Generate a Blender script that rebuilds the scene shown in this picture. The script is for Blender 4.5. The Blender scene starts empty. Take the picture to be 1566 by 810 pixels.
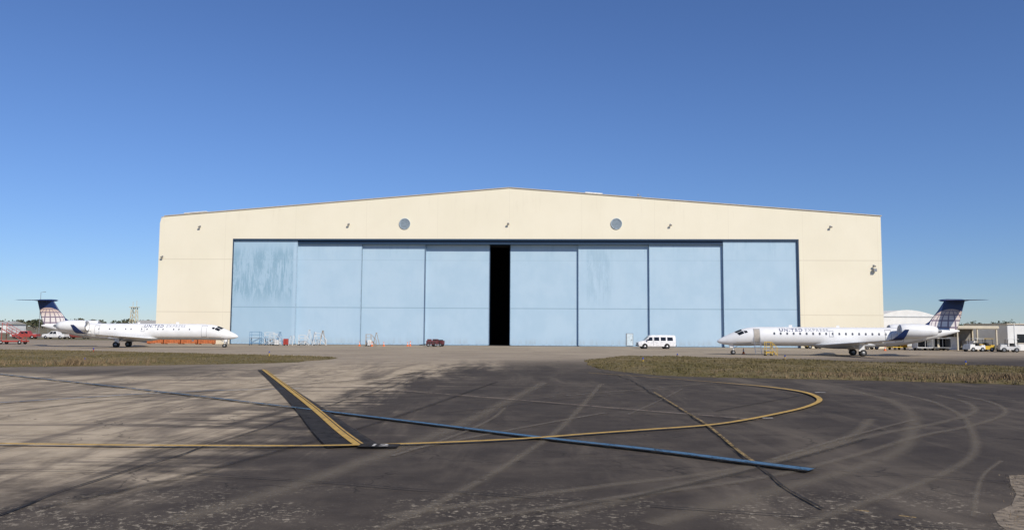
import bpy, math, random
import numpy as np
from mathutils import Matrix, Vector, noise
random.seed(7)
scene=bpy.context.scene
COL=scene.collection
pi=math.pi
# ------------------------------------------------------------------ materials
def newmat(name):
    m=bpy.data.materials.new(name);m.use_nodes=True
    nt=m.node_tree;b=nt.nodes["Principled BSDF"]
    return m,nt,b
class NT:
    def __init__(s,nt): s.nt=nt
    def n(s,t,**k):
        x=s.nt.nodes.new(t)
        for a,b in k.items(): setattr(x,a,b)
        return x
    def l(s,a,b): s.nt.links.new(a,b)
    def setin(s,i,v):
        if isinstance(v,bpy.types.NodeSocket): s.l(v,i)
        else: i.default_value=v
    def m(s,op,a,b=0.0,c=0.0,clamp=False):
        x=s.n('ShaderNodeMath',operation=op,use_clamp=clamp)
        s.setin(x.inputs[0],a);s.setin(x.inputs[1],b)
        return x.outputs[0]
    def ss(s,v,a,b,lo=0.0,hi=1.0):
        x=s.n('ShaderNodeMapRange',interpolation_type='SMOOTHSTEP')
        s.setin(x.inputs[0],v);x.inputs[1].default_value=a;x.inputs[2].default_value=b
        x.inputs[3].default_value=lo;x.inputs[4].default_value=hi
        return x.outputs[0]
    def noise(s,scale,detail=4,rough=.55,vec=None,mapscale=None,rot=0,dist=0):
        if vec is None:
            vec=s.pos()
        if mapscale or rot:
            mp=s.n('ShaderNodeMapping');mp.inputs['Rotation'].default_value=(0,0,rot)
            mp.inputs['Scale'].default_value=mapscale or (1,1,1)
            s.l(vec,mp.inputs[0]);vec=mp.outputs[0]
        x=s.n('ShaderNodeTexNoise');x.inputs['Scale'].default_value=scale
        x.inputs['Detail'].default_value=detail;x.inputs['Roughness'].default_value=rough
        x.inputs['Distortion'].default_value=dist
        s.l(vec,x.inputs['Vector']);return x.outputs[0]
    def pos(s):
        return s.n('ShaderNodeNewGeometry').outputs['Position']
    def obj(s):
        return s.n('ShaderNodeTexCoord').outputs['Object']
    def sep(s,v):
        x=s.n('ShaderNodeSeparateXYZ');s.l(v,x.inputs[0]);return x.outputs
    def mix(s,f,a,b,blend='MIX'):
        x=s.n('ShaderNodeMix',data_type='RGBA',blend_type=blend)
        s.setin(x.inputs[0],f)
        for i,v in((6,a),(7,b)):
            if isinstance(v,tuple): x.inputs[i].default_value=(*v[:3],1)
            else: s.l(v,x.inputs[i])
        return x.outputs[2]
    def bump(s,h,strength,dist,b):
        x=s.n('ShaderNodeBump');x.inputs['Strength'].default_value=strength;x.inputs['Distance'].default_value=dist
        s.l(h,x.inputs['Height']);s.l(x.outputs[0],b.inputs['Normal'])
_c={}
def mat(name,col,rough=.6,metal=0,var=.12,scale=3.0,bump=0):
    if name in _c: return _c[name]
    m,nt,b=newmat(name);t=NT(nt)
    nz=t.noise(scale,4,.6,vec=t.obj())
    dk=tuple(c*(1-var) for c in col);lt=tuple(min(1,c*(1+var*.6)) for c in col)
    c=t.mix(t.ss(nz,.35,.65),dk,lt);t.l(c,b.inputs['Base Color'])
    b.inputs['Roughness'].default_value=rough;b.inputs['Metallic'].default_value=metal
    if bump: t.bump(t.noise(scale*12,3,.6,vec=t.obj()),bump,.02,b)
    _c[name]=m;return m
# ------------------------------------------------------------------ mesh builder
class MB:
    def __init__(s): s.v=[];s.f=[];s.mi=[];s.sm=[]
    def add(s,vs,fs,m=0,sm=False):
        o=len(s.v);s.v+= [tuple(x) for x in vs]
        for f in fs: s.f.append([i+o for i in f]);s.mi.append(m);s.sm.append(sm)
    def box(s,lo,hi,m=0,M=None):
        x0,y0,z0=lo;x1,y1,z1=hi
        vs=[Vector(p) for p in((x0,y0,z0),(x1,y0,z0),(x1,y1,z0),(x0,y1,z0),(x0,y0,z1),(x1,y0,z1),(x1,y1,z1),(x0,y1,z1))]
        if M: vs=[M@p for p in vs]
        s.add(vs,[(0,3,2,1),(4,5,6,7),(0,1,5,4),(1,2,6,5),(2,3,7,6),(3,0,4,7)],m)
    def tube(s,p,q,r,m=0,seg=8,r2=None,cap=True):
        p=Vector(p);q=Vector(q);d=(q-p).normalized();r2=r if r2 is None else r2
        a=d.orthogonal().normalized();b=d.cross(a);vs=[]
        for c,rr in((p,r),(q,r2)):
            for i in range(seg):
                t=2*pi*i/seg;vs.append(c+a*math.cos(t)*rr+b*math.sin(t)*rr)
        fs=[(i,(i+1)%seg,seg+(i+1)%seg,seg+i) for i in range(seg)]
        s.add(vs,fs,m,seg>=8)
        if cap: s.add(vs,[tuple(range(seg))[::-1],tuple(range(seg,2*seg))],m)
    def lathe(s,prof,o,axis='x',m=0,seg=24,sy=1,sz=1):
        vs=[];n=len(prof)
        for (t,r) in prof:
            for i in range(seg):
                a=2*pi*i/seg;c,d=math.cos(a)*r*sy,math.sin(a)*r*sz
                if axis=='x': p=(o[0]+t,o[1]+c,o[2]+d)
                elif axis=='y': p=(o[0]+c,o[1]+t,o[2]+d)
                else: p=(o[0]+c,o[1]+d,o[2]+t)
                vs.append(p)
        fs=[]
        for k in range(n-1):
            for i in range(seg):
                j=(i+1)%seg;fs.append((k*seg+i,k*seg+j,(k+1)*seg+j,(k+1)*seg+i))
        s.add(vs,fs,m,True)
    def loft(s,secs,m=0,caps=True,sm=True):
        n=len(secs[0]);vs=[p for q in secs for p in q];fs=[]
        for k in range(len(secs)-1):
            for i in range(n):
                j=(i+1)%n;fs.append((k*n+i,k*n+j,(k+1)*n+j,(k+1)*n+i))
        s.add(vs,fs,m,sm)
        if caps: s.add(vs,[tuple(range(n))[::-1],tuple(range((len(secs)-1)*n,len(secs)*n))],m)
    def obj(s,name,parent=None,mats=(),bevel=0,loc=None):
        me=bpy.data.meshes.new(name);me.from_pydata(s.v,[],s.f)
        for k in mats: me.materials.append(k)
        me.polygons.foreach_set('material_index',s.mi)
        me.polygons.foreach_set('use_smooth',s.sm);me.validate();me.update()
        import bmesh
        bm=bmesh.new();bm.from_mesh(me);bmesh.ops.recalc_face_normals(bm,faces=bm.faces);bm.to_mesh(me);bm.free()
        ob=bpy.data.objects.new(name,me);COL.objects.link(ob)
        if parent: ob.parent=parent
        if loc: ob.location=loc
        if bevel:
            b=ob.modifiers.new('b','BEVEL');b.width=bevel;b.segments=2;b.limit_method='ANGLE';b.angle_limit=.7
        return ob
def group(name,loc=(0,0,0),rz=0,sc=1):
    if len(loc)==2: loc=(loc[0],loc[1],0)
    e=bpy.data.objects.new(name,None);e.location=loc;e.rotation_euler=(0,0,rz);e.scale=(sc,)*3
    e.empty_display_size=.5;COL.objects.link(e);return e

# ------------------------------------------------------------------ camera
camd=bpy.data.cameras.new("camera");camd.lens=27.98;camd.sensor_width=36;camd.clip_end=8000;camd.clip_start=.1
cam=bpy.data.objects.new("camera",camd);COL.objects.link(cam)
Rm=(Matrix.Rotation(math.radians(90+4.56),4,'X')@Matrix.Rotation(math.radians(0.35),4,'Z'))
cam.matrix_world=Matrix.Translation((0,0,3))@Rm
scene.camera=cam
# ------------------------------------------------------------------ light
EL=math.radians(37);AZ=math.radians(180-33)   # azimuth clockwise from +Y
w=bpy.data.worlds.new("World");scene.world=w;w.use_nodes=True
nt=w.node_tree;sky=nt.nodes.new('ShaderNodeTexSky');sky.sky_type='NISHITA';sky.sun_disc=False
sky.sun_elevation=EL;sky.sun_rotation=AZ;sky.altitude=0;sky.air_density=1.0;sky.dust_density=.0;sky.ozone_density=2.0
bg=nt.nodes['Background'];bg.inputs[1].default_value=.083
tw=NT(nt);sz=tw.sep(tw.n('ShaderNodeTexCoord').outputs['Generated'])[2]
tint=tw.mix(tw.ss(sz,-.02,.30),(.57,.76,1.18),(.65,.84,1.24))
nt.links.new(tw.mix(1.0,sky.outputs[0],tint,'MULTIPLY'),bg.inputs[0])
sd=bpy.data.lights.new("sun",'SUN');sd.energy=4.3;sd.angle=math.radians(.53);sd.color=(1,.93,.82)
so=bpy.data.objects.new("sun",sd);COL.objects.link(so)
tosun=Vector((math.sin(AZ)*math.cos(EL),math.cos(AZ)*math.cos(EL),math.sin(EL)))
so.rotation_euler=tosun.to_track_quat('Z','Y').to_euler();so.location=(60,-80,90)
scene.view_settings.view_transform='Standard';scene.view_settings.look='None';scene.view_settings.exposure=0

# ------------------------------------------------------------------ ground sheets
def field_mat():
    m,nt,b=newmat("dry_field");t=NT(nt)
    a=t.noise(.02,5,.6);c=t.noise(.6,5,.7,mapscale=(.2,1,1))
    col=t.mix(t.ss(a,.4,.6),(.19,.145,.075),(.12,.115,.05))
    col=t.mix(t.ss(c,.4,.7,0,.6),col,(.26,.20,.11))
    t.l(col,b.inputs['Base Color']);b.inputs['Roughness'].default_value=.95
    t.bump(c,.6,.2,b);return m
g=MB();S=4000
g.add([(-S,-600,-.02),(S,-600,-.02),(S,S,-.02),(-S,S,-.02)],[(0,1,2,3)])
g.obj("ground",None,[field_mat()])

def pavement_mat():
    m,nt,b=newmat("pavement");t=NT(nt)
    P=t.pos();x,y,z=t.sep(P)
    big=t.noise(.12,4,.6);mid=t.noise(.9,5,.65);fine=t.noise(14,4,.7);vf=t.noise(60,2,.7)
    streak=t.noise(.35,5,.7,mapscale=(1,.16,1),rot=math.radians(-28),dist=.6)
    streak2=t.noise(.5,5,.7,mapscale=(.15,1,1),rot=math.radians(-8),dist=.4)
    asp=t.mix(t.ss(mid,.3,.7),(.054,.043,.034),(.100,.081,.062))
    asp=t.mix(t.ss(big,.35,.65,0,.6),asp,(.046,.037,.030))
    asp=t.mix(t.ss(streak,.47,.75,0,.6),asp,(.19,.155,.115))
    asp=t.mix(t.ss(streak2,.52,.8,0,.5),asp,(.18,.147,.108))
    yy=t.m('MAXIMUM',t.m('SUBTRACT',y,44.0),0.0)
    e=t.m('ADD',t.m('ADD',x,6.2),t.m('MULTIPLY',yy,-.19))
    e=t.m('MULTIPLY',e,-.28)
    e=t.m('ADD',e,t.m('MULTIPLY',t.m('SUBTRACT',streak,.5),3.8))
    e=t.m('ADD',e,t.m('MULTIPLY',t.m('SUBTRACT',streak2,.5),3.0))
    e=t.m('ADD',e,t.m('MULTIPLY',t.m('SUBTRACT',mid,.5),1.4))
    pale=t.ss(e,-.4,1.2)
    pale=t.m('MULTIPLY',pale,t.ss(t.m('ADD',y,t.m('MULTIPLY',mid,8.0)),16.5,23.0,.06,1.0))
    strip=t.m('MULTIPLY',t.ss(t.m('ADD',y,t.m('MULTIPLY',x,.22)),41.0,46.0),t.ss(x,-15.0,-24.0))
    strip=t.m('MULTIPLY',strip,t.ss(y,70.0,62.0))
    pale=t.m('MULTIPLY',pale,t.m('SUBTRACT',1.0,t.m('MULTIPLY',strip,.85)))
    ap=t.ss(t.m('ADD',t.m('ADD',y,t.m('MULTIPLY',x,-.35)),t.m('MULTIPLY',streak2,14.0)),66.0,92.0)
    pc=t.mix(t.ss(mid,.3,.7),(.37,.295,.20),(.53,.43,.30))
    pc=t.mix(t.ss(streak,.39,.53,.65,0),pc,(.13,.105,.080))
    pc=t.mix(t.ss(streak2,.38,.47,.60,0),pc,(.11,.09,.070))
    col=t.mix(pale,asp,pc)
    ac=t.mix(t.ss(big,.3,.7),(.30,.245,.18),(.385,.315,.23))
    ac=t.mix(t.ss(streak2,.5,.75,0,.6),ac,(.21,.17,.13))
    col=t.mix(ap,col,ac)
    col=t.mix(t.ss(fine,.57,.76,0,.34),col,(.30,.245,.18))
    col=t.mix(t.ss(vf,.40,.25,0,.65),col,(.018,.015,.012))
    col=t.mix(t.ss(vf,.62,.75,0,.42),col,(.34,.29,.22))
    vo=t.n('ShaderNodeTexVoronoi',feature='DISTANCE_TO_EDGE');vo.inputs['Scale'].default_value=.22
    mp=t.n('ShaderNodeVectorMath',operation='ADD');nc=t.n('ShaderNodeTexNoise');nc.inputs['Scale'].default_value=.8;nc.inputs['Detail'].default_value=5
    t.l(P,nc.inputs['Vector']);sc=t.n('ShaderNodeVectorMath',operation='SCALE');t.l(nc.outputs['Color'],sc.inputs[0]);sc.inputs['Scale'].default_value=2.4
    t.l(P,mp.inputs[0]);t.l(sc.outputs[0],mp.inputs[1]);t.l(mp.outputs[0],vo.inputs['Vector'])
    ck=t.m('MULTIPLY',t.ss(vo.outputs['Distance'],.009,.003),t.ss(t.noise(.25,2,.5),.42,.55))
    col=t.mix(t.m('MULTIPLY',ck,.6),col,(.018,.015,.012))
    gr=t.m('MULTIPLY',t.ss(t.noise(7,5,.8),.54,.60),t.m('MULTIPLY',t.ss(t.noise(.5,3,.6),.44,.56),t.ss(y,16.3,13.0)))
    col=t.mix(t.m('MULTIPLY',gr,.85),col,(.38,.325,.24))
    t.l(col,b.inputs['Base Color']);b.inputs['Roughness'].default_value=.85
    b.inputs['Specular IOR Level'].default_value=.18
    t.bump(t.m('ADD',fine,t.m('MULTIPLY',mid,1.5)),.5,.02,b);return m
g=MB();g.add([(-170,-30,0),(120,-30,0),(120,170,0),(-170,170,0)],[(0,1,2,3)])
g.obj("taxiway_pavement",None,[pavement_mat()])

# ------------------------------------------------------------------ ribbons
def crv(pts,step=.5):
    P=[Vector((p[0],p[1])) for p in pts];P=[P[0]*2-P[1]]+P+[P[-1]*2-P[-2]];out=[]
    for i in range(1,len(P)-2):
        a,b,c,d=P[i-1:i+3];n=max(2,int((c-b).length/step))
        for k in range(n):
            t=k/n;out.append(.5*((2*b)+(c-a)*t+(2*a-5*b+4*c-d)*t*t+(3*b-a-3*c+d)*t**3))
    out.append(P[-2]);return out
def ribbon(name,pts,wd,z,m,parent,smooth=True,jit=0,wob=0):
    Q=crv(pts) if smooth else [Vector(p) for p in pts]
    vs=[];uv=[];L=0
    for i,p in enumerate(Q):
        a=Q[max(0,i-1)];b=Q[min(len(Q)-1,i+1)];d=(b-a).normalized();n=Vector((-d.y,d.x))
        if i: L+=(p-Q[i-1]).length
        ww=wd(i/(len(Q)-1)) if callable(wd) else wd
        ww*=1+jit*random.uniform(-1,1)
        c=p+n*wob*noise.noise((p.x*.6,p.y*.6,z*100))
        vs+=[(c.x-n.x*ww/2,c.y-n.y*ww/2,z),(c.x+n.x*ww/2,c.y+n.y*ww/2,z)];uv+=[(L,0),(L,1)]
    fs=[(2*i,2*i+2,2*i+3,2*i+1) for i in range(len(Q)-1)]
    me=bpy.data.meshes.new(name);me.from_pydata(vs,[],fs);me.materials.append(m)
    u=me.uv_layers.new(name='UVMap')
    for l in me.loops: u.data[l.index].uv=uv[l.vertex_index]
    me.update();o=bpy.data.objects.new(name,me);COL.objects.link(o);o.parent=parent;return o
def paint(name,col,wear=.5,soft=.06,amax=1.0,ns=2.5,dirt=(.08,.07,.06)):
    m,nt,b=newmat(name);t=NT(nt)
    uv=t.n('ShaderNodeTexCoord').outputs['UV'];u,v,_=t.sep(uv)
    n1=t.noise(ns,5,.75);n2=t.noise(25,3,.8)
    edge=t.m('MULTIPLY',t.ss(v,0,soft),t.ss(v,1,1-soft))
    a=t.m('ADD',t.m('MULTIPLY',n1,.65),t.m('MULTIPLY',n2,.35))
    a=t.ss(a,.5-.25*(1-wear)-.12,.5-.25*(1-wear)+.04) if wear>0 else t.m('ADD',0.0,1.0)
    a=t.m('MULTIPLY',t.m('MULTIPLY',a,edge),amax)
    c=t.mix(t.ss(n1,.42,.7,0,.55),col,dirt);t.l(c,b.inputs['Base Color'])
    b.inputs['Roughness'].default_value=.8;b.inputs['Specular IOR Level'].default_value=.2
    t.l(a,b.inputs['Alpha']);return m
ylw=[(-30,20.6),(-20,20.3),(-12.8,20.2),(-10.1,20.1),(-7.5,20.1),(-4.9,20.2),(-2.4,20.7),(.3,21.7),(2.2,22.8),(4.2,23.9),(6.1,25.0),(7.7,26.5),(9.9,29.1),(11.4,31.1),(13.0,33.9),(13.8,36.6),(14.0,39.2),(13.3,42.2),(11.7,45.0),(8.8,49.5),(5.2,54.1)]
ydg=[(-17.2,55.7),(-11.1,39.7),(-7.2,29.4),(-5.0,23.4),(-3.8,20.3)]
blu=[(-45,60),(-31.1,48.8),(-22.1,41.6),(-15.2,35.9),(-7.4,29.2),(-2.9,25.3),(.7,22.1),(3.5,19.9),(5.1,18.4),(6.4,17.2)]
bl2=[(-22,28.5),(-19.7,30.9),(-17.7,33.4),(-15.0,36.6),(-12.4,38.0),(-10.2,39.0)]
dk1=[(-21,25),(-17.7,27.9),(-16.6,31.4),(-15.2,35.2),(-12.5,40.1),(-8.4,46.6),(-6.0,55.3)]
dk2=[(-8.2,8),(-8.1,13),(-8.0,16.5),(-7.6,20.2),(-7.4,23.9),(-7.0,30.7),(-6.1,41),(-5.3,50.8),(-4.2,62)]
dk3=[(6.4,56.7),(7.0,48),(6.6,37.1),(6.1,25),(5.4,18.3),(5.3,15.7),(5.2,13.6)]
pnk=[(-11.6,41.5),(-5.6,38.1),(-.6,34.2),(4.3,29.9),(8.2,26.7)]
dk4=[(-30,50.6),(-11.3,44.6),(.6,42.1),(8.9,39.2),(13.9,37.3),(24,34)]
dk5=[(.8,19.8),(3.3,18.9),(6.5,17.6),(10.1,16),(16,13.6)]
tr1=[(17.1,39.9),(16.4,34.8),(14.6,29.4),(12.4,24.9),(10,20.7),(7.6,17.8),(4.9,15.2),(2.2,12.6)]
tr2=[(20.1,38.1),(19.4,34.4),(17.5,30.4),(14.3,26.7),(10.9,23.7),(7.5,20.1),(4.4,17.2),(1.5,15.4),(-2,13)]
tr3=[(12.3,27.5),(9.8,23.2),(6.5,19),(3.4,15.8),(.7,13)]
tr4=[(1.8,44.7),(-1.3,26.8),(-2.9,19.7),(-4.2,15.2),(-5.3,12.4)]
tr5=[(11.4,18.8),(10,17.1),(8.8,15.3),(7.5,13.2)]
marks=group("painted_markings");tyres=group("tyre_marks");joints=group("pavement_joints")
m_y=paint("yellow_paint",(.58,.37,.10),.72);m_yw=paint("worn_yellow_paint",(.50,.34,.12),1.2)
m_b=paint("blue_paint",(.085,.19,.31),.9);m_bw=paint("worn_blue_paint",(.10,.20,.29),1.1)
m_bk=paint("black_paint",(.028,.025,.022),.6,.03,.88);m_bkw=paint("worn_black_paint",(.03,.027,.024),1.0,.1,.6)
m_w=paint("white_paint",(.7,.68,.62),.7);m_pk=paint("faded_paint",(.42,.33,.25),1.0,.1,.85)
m_j=paint("joint_seal",(.02,.018,.016),.6,.25,.9);m_t=paint("tyre_dust",(.28,.235,.175),.85,.5,.40,1.2,(.18,.15,.11))
m_td=paint("rubber_streak",(.022,.019,.017),.8,.5,.35,1.2,(.03,.03,.03))
z=.004
for i,(q,wd) in enumerate([(tr1,.8),(tr2,.5),(tr3,.6),(tr4,1.0),(tr5,.16)]):
    ribbon("tyre_track_%d"%i,q,wd,z,m_t,tyres);z+=.002
def off(q,d):
    o=[]
    for i,p in enumerate(q):
        a=Vector(q[max(0,i-1)]);b=Vector(q[min(len(q)-1,i+1)]);e=(b-a).normalized();o.append((p[0]-e.y*d,p[1]+e.x*d))
    return o
for i,(q,d) in enumerate([(tr1,1.6),(tr2,1.0),(tr4,3.2),(tr4,-2.6)]):
    ribbon("tyre_track_b%d"%i,off(q,d),.4,z,m_t if i!=3 else m_td,tyres);z+=.002
for i in range(8):
    x0=random.uniform(-6,8);y0=random.uniform(14,36);a=random.uniform(.7,1.35);Ln=random.uniform(9,18);k=random.uniform(-.015,.015)
    q=[(x0+math.cos(a+k*s)*s,y0+math.sin(a+k*s)*s) for s in np.linspace(0,Ln,5)]
    ribbon("skid_%d"%i,q,random.uniform(.15,.35),z,m_t if i%3 else m_td,tyres);z+=.001
zj=z+.002
for i,(q,wd,mm) in enumerate([(dk1,.13,m_j),(dk2,.06,m_j),(dk3,.075,m_j),(dk4,.09,m_j),(dk5,.035,m_j)]):
    ribbon("joint_%d"%i,q,wd,zj,mm,joints,True,.45,.14);zj+=.002
for i,q in enumerate([[(-30,33),(-8,30.6)],[(-7.5,16.8),(16,9.5)],[(6.8,31),(22,26)],[(-26,70),(40,60)],[(-18,17.2),(-8,16.6)],[(-40,44),(-15,41)]]):
    ribbon("joint_s%d"%i,q,.04,zj,m_j,joints,True,.4,.12);zj+=.001
zm=zj+.003
ribbon("lead_line_black_band",off(ydg,-.16),lambda t:.5+.85*t**1.5,zm,m_bk,marks);zm+=.003  # black painted band bordering the yellow lead line, widening along its length
ribbon("blue_line_border",blu[4:],lambda t:.36+.18*t,zm,m_bk,marks);ribbon("blue_line_border_worn",blu[:5],.36,zm+.001,m_bkw,marks);zm+=.003
ribbon("faded_line",pnk,.12,zm,m_pk,marks);ribbon("worn_yellow_dash",[(6.75,38),(6.3,29),(6.1,25),(5.6,20),(5.45,18)],.10,zm+.002,m_yw,marks)
ribbon("faint_blue_line",bl2,.2,zm,paint("faded_blue",(.12,.2,.3),1.0),marks);zm+=.004
ribbon("blue_line",blu[4:],lambda t:.20+.14*t,zm,m_b,marks);ribbon("blue_line_worn",blu[:5],.22,zm+.001,m_bw,marks);zm+=.003
def yw(t): return .21 if t<.66 else (.21+.12*(t-.66)/.12 if t<.78 else max(.08,.33-.25*(t-.78)/.08))
ribbon("yellow_taxi_line",ylw,yw,zm,m_y,marks);zm+=.003
ribbon("yellow_lead_line",ydg,.30,zm,m_y,marks);zm+=.003
ribbon("lead_line_center",off(ydg,.06),.04,zm,m_bk,marks);zm+=.003
def flatquad(name,cx,cy,w_,h_,rot,zz,m):
    c,s=math.cos(rot),math.sin(rot)
    ribbon(name,[(cx-c*w_/2,cy-s*w_/2),(cx+c*w_/2,cy+s*w_/2)],h_,zz,m,marks,False)
flatquad("number_field",-3.3,20.25,1.0,.55,0,zm,m_bk)
def ptext(body,x,y,size,rz,zz,m,name):
    cu=bpy.data.curves.new(name,'FONT');cu.body=body;cu.size=size;cu.offset=.01;cu.align_x='CENTER'
    o=bpy.data.objects.new(name,cu);COL.objects.link(o);o.location=(x,y,zz);o.rotation_euler=(0,0,rz);cu.materials.append(m);o.parent=marks
mw=mat("marking_white",(.55,.53,.48),.8)
ptext("12",-3.3,20.08,.5,0,zm+.004,mw,"taxi_number")
flatquad("white_dash",14.7,38.2,.5,.2,0,zm,m_w);flatquad("white_dash",8.6,27.0,.35,.12,0,zm,m_w)
flatquad("yellow_fragment",5.75,13.3,.22,.07,-.6,zm,m_yw);flatquad("yellow_fragment",6.3,12.9,.25,.07,-.6,zm,m_yw)

# ------------------------------------------------------------------ grass islands
def grass_mat():
    m,nt,b=newmat("grass");t=NT(nt)
    a=t.noise(.12,5,.65);c=t.noise(1.1,6,.7)
    col=t.mix(t.ss(a,.38,.62),(.130,.108,.044),(.195,.152,.078))
    col=t.mix(t.ss(c,.45,.68,0,.7),col,(.225,.178,.104))
    col=t.mix(t.ss(t.noise(5,4,.7),.5,.7,0,.45),col,(.068,.060,.026))
    t.l(col,b.inputs['Base Color']);b.inputs['Roughness'].default_value=.9;b.inputs['Specular IOR Level'].default_value=.1
    t.bump(c,.7,.15,b);return m
gm=grass_mat();reed=mat("dry_reed",(.22,.155,.085),.9,0,.3,4)
def inside(p,poly):
    x,y=p;r=False;n=len(poly)
    for i in range(n):
        x1,y1=poly[i];x2,y2=poly[i-1]
        if (y1>y)!=(y2>y) and x<(x2-x1)*(y-y1)/(y2-y1)+x1: r=not r
    return r
def edist(p,poly):
    P=Vector(p);d=1e9
    for i in range(len(poly)):
        a=Vector(poly[i-1]);b=Vector(poly[i]);t=max(0,min(1,(P-a).dot(b-a)/max(1e-6,(b-a).length_squared)));d=min(d,(P-a-(b-a)*t).length)
    return d
def grass_island(name,poly,n,reeds,hmax,bh=1.0,gmat=None):
    poly=[tuple(v) for v in crv(poly+[poly[0]],3)][:-1]
    poly=[(x+noise.noise((x*.5,y*.5,0))*.5,y+noise.noise((x*.6,y*.6,5))*.6) for x,y in poly]
    def H(p,d=None):
        d=edist(p,poly) if d is None else d
        return .006+hmax*min(1,d/2.5)**.7*(.7+.5*noise.noise((p[0]*.3,p[1]*.3,0)))
    g=MB()
    xs=[p[0] for p in poly];ys=[p[1] for p in poly]
    from mathutils.geometry import delaunay_2d_cdt
    pts=[Vector(p) for p in poly];nb=len(pts)
    st=1.1
    for x in np.arange(min(xs),max(xs),st):
        for y in np.arange(min(ys),max(ys),st):
            q=(x+random.uniform(-.3,.3),y+random.uniform(-.3,.3))
            if inside(q,poly) and edist(q,poly)>.5: pts.append(Vector(q))
    r=delaunay_2d_cdt(pts,[(i,(i+1)%nb) for i in range(nb)],[],1,1e-4)
    g.add([(v.x,v.y,H((v.x,v.y))) for v in r[0]],[tuple(f) for f in r[2]],0,True)
    k=0
    while k<n:
        x=random.uniform(min(xs),max(xs));y=random.uniform(min(ys),max(ys))
        if abs(x)/max(y,1)>.75 or not inside((x,y),poly): continue
        k+=1
        dn=noise.noise((x*.15,y*.15,3))
        h=bh*random.uniform(.05,.14)*(1+.8*dn);z0=H((x,y))-.02
        for _ in range(3):
            a=random.uniform(0,2*pi);ww=random.uniform(.02,.05)*bh;dx,dy=math.cos(a)*ww,math.sin(a)*ww
            ox,oy=x+random.uniform(-.15,.15),y+random.uniform(-.15,.15)
            g.add([(ox-dx,oy-dy,z0),(ox+dx,oy+dy,z0),(ox+random.uniform(-.08,.08)*bh,oy+random.uniform(-.08,.08)*bh,z0+h)],[(0,1,2)],0)
    for (cx,cy,sx,sy,cnt,hh) in reeds:
        for _ in range(cnt):
            x=random.gauss(cx,sx);y=random.gauss(cy,sy)
            if not inside((x,y),poly): continue
            h=hh*random.uniform(.4,1.1);z0=H((x,y))-.02
            for _ in range(5):
                a=random.uniform(0,2*pi);dx,dy=math.cos(a)*.03*bh,math.sin(a)*.03*bh;ox,oy=x+random.uniform(-.2,.2),y+random.uniform(-.2,.2)
                g.add([(ox-dx,oy-dy,z0),(ox+dx,oy+dy,z0),(ox+random.uniform(-.5,.5)*h,oy+random.uniform(-.5,.5)*h,z0+h)],[(0,1,2)],1)
    g.obj(name,None,[gmat or gm,reed])
gl=[(-95,99),(-80,99.7),(-64.1,99.3),(-44.4,93.3),(-26.6,85.1),(-19,82.5),(-17.1,77.4),(-18.1,71.1),(-19.8,66.9),(-29,61),(-36.9,57.9),(-48.9,55.4),(-75,54)]
gr=[(7.1,78),(12.5,86),(21.3,81.9),(29.3,76.7),(35.6,70.7),(42,65.7),(51.3,61.8),(75,55),(70,40),(34.9,42.1),(29.1,45.5),(20.6,48.7),(13.1,50.6),(9.4,53),(7.4,57.7),(6.5,68)]
grass_island("grass",gl,9000,[(-31,63,1.5,.8,60,.5),(-38,61,6,1,120,.35),(-33,60.5,.5,.3,40,.8)],.12)
grass_island("grass",gr,12000,[(22,50.5,2.2,.5,120,.3),(30,48,3.5,.9,330,.42),(36,45,3,.9,200,.4),(15,53,3,1,40,.25)],.30)
gc=[(10.5,16.9),(9.1,14.9),(8.05,13.4),(7.4,12.3),(7.1,10),(14,10),(14,17)]
grass_island("dry_grass_edge",gc,2200,[(9.2,13.2,1.2,1.2,320,.06)],.025,.3,mat("gravelly_soil",(.27,.215,.15),.95,0,.45,6,.8))

# ------------------------------------------------------------------ hangar
def wall_mat():
    m,nt,b=newmat("cream_cladding");t=NT(nt)
    o=t.obj();x,y,z=t.sep(o)
    n1=t.noise(.12,5,.6,vec=o);n2=t.noise(.9,5,.7,vec=o,mapscale=(1,1,.12))
    c=t.mix(t.ss(n1,.35,.65),(.80,.74,.575),(.83,.77,.605))
    c=t.mix(t.ss(n2,.52,.8,0,.16),c,(.68,.61,.46))
    px=t.m('FRACT',t.m('MULTIPLY',x,1/1.0))
    rib=t.m('ADD',t.ss(px,.06,.0),t.ss(px,.94,1.0))
    sx=t.m('FRACT',t.m('MULTIPLY',t.m('ADD',x,63.0),1/12.6));seam=t.m('ADD',t.ss(sx,.006,.0),t.ss(sx,.994,1.0))
    zz=t.m('ABSOLUTE',t.m('SUBTRACT',z,14.9));zz2=t.m('ABSOLUTE',t.m('SUBTRACT',z,5.6))
    hs=t.m('MAXIMUM',t.ss(zz,.12,.03),t.ss(zz2,.12,.03));hs=t.m('MULTIPLY',hs,t.ss(z,18.4,18.3))
    c=t.mix(t.m('MULTIPLY',t.m('MAXIMUM',hs,t.m('MULTIPLY',seam,.5)),.28),c,(.4,.33,.23))
    dirt=t.m('MULTIPLY',t.ss(z,2.6,0),t.ss(n2,.35,.7,.1,.4));c=t.mix(dirt,c,(.42,.35,.25))
    drip=t.m('MULTIPLY',t.ss(z,20.5,24.0),t.ss(n2,.55,.7,0,.08));c=t.mix(drip,c,(.45,.38,.28))
    t.l(c,b.inputs['Base Color']);b.inputs['Roughness'].default_value=.55;b.inputs['Specular IOR Level'].default_value=.3
    t.bump(rib,.10,.02,b);return m
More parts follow.
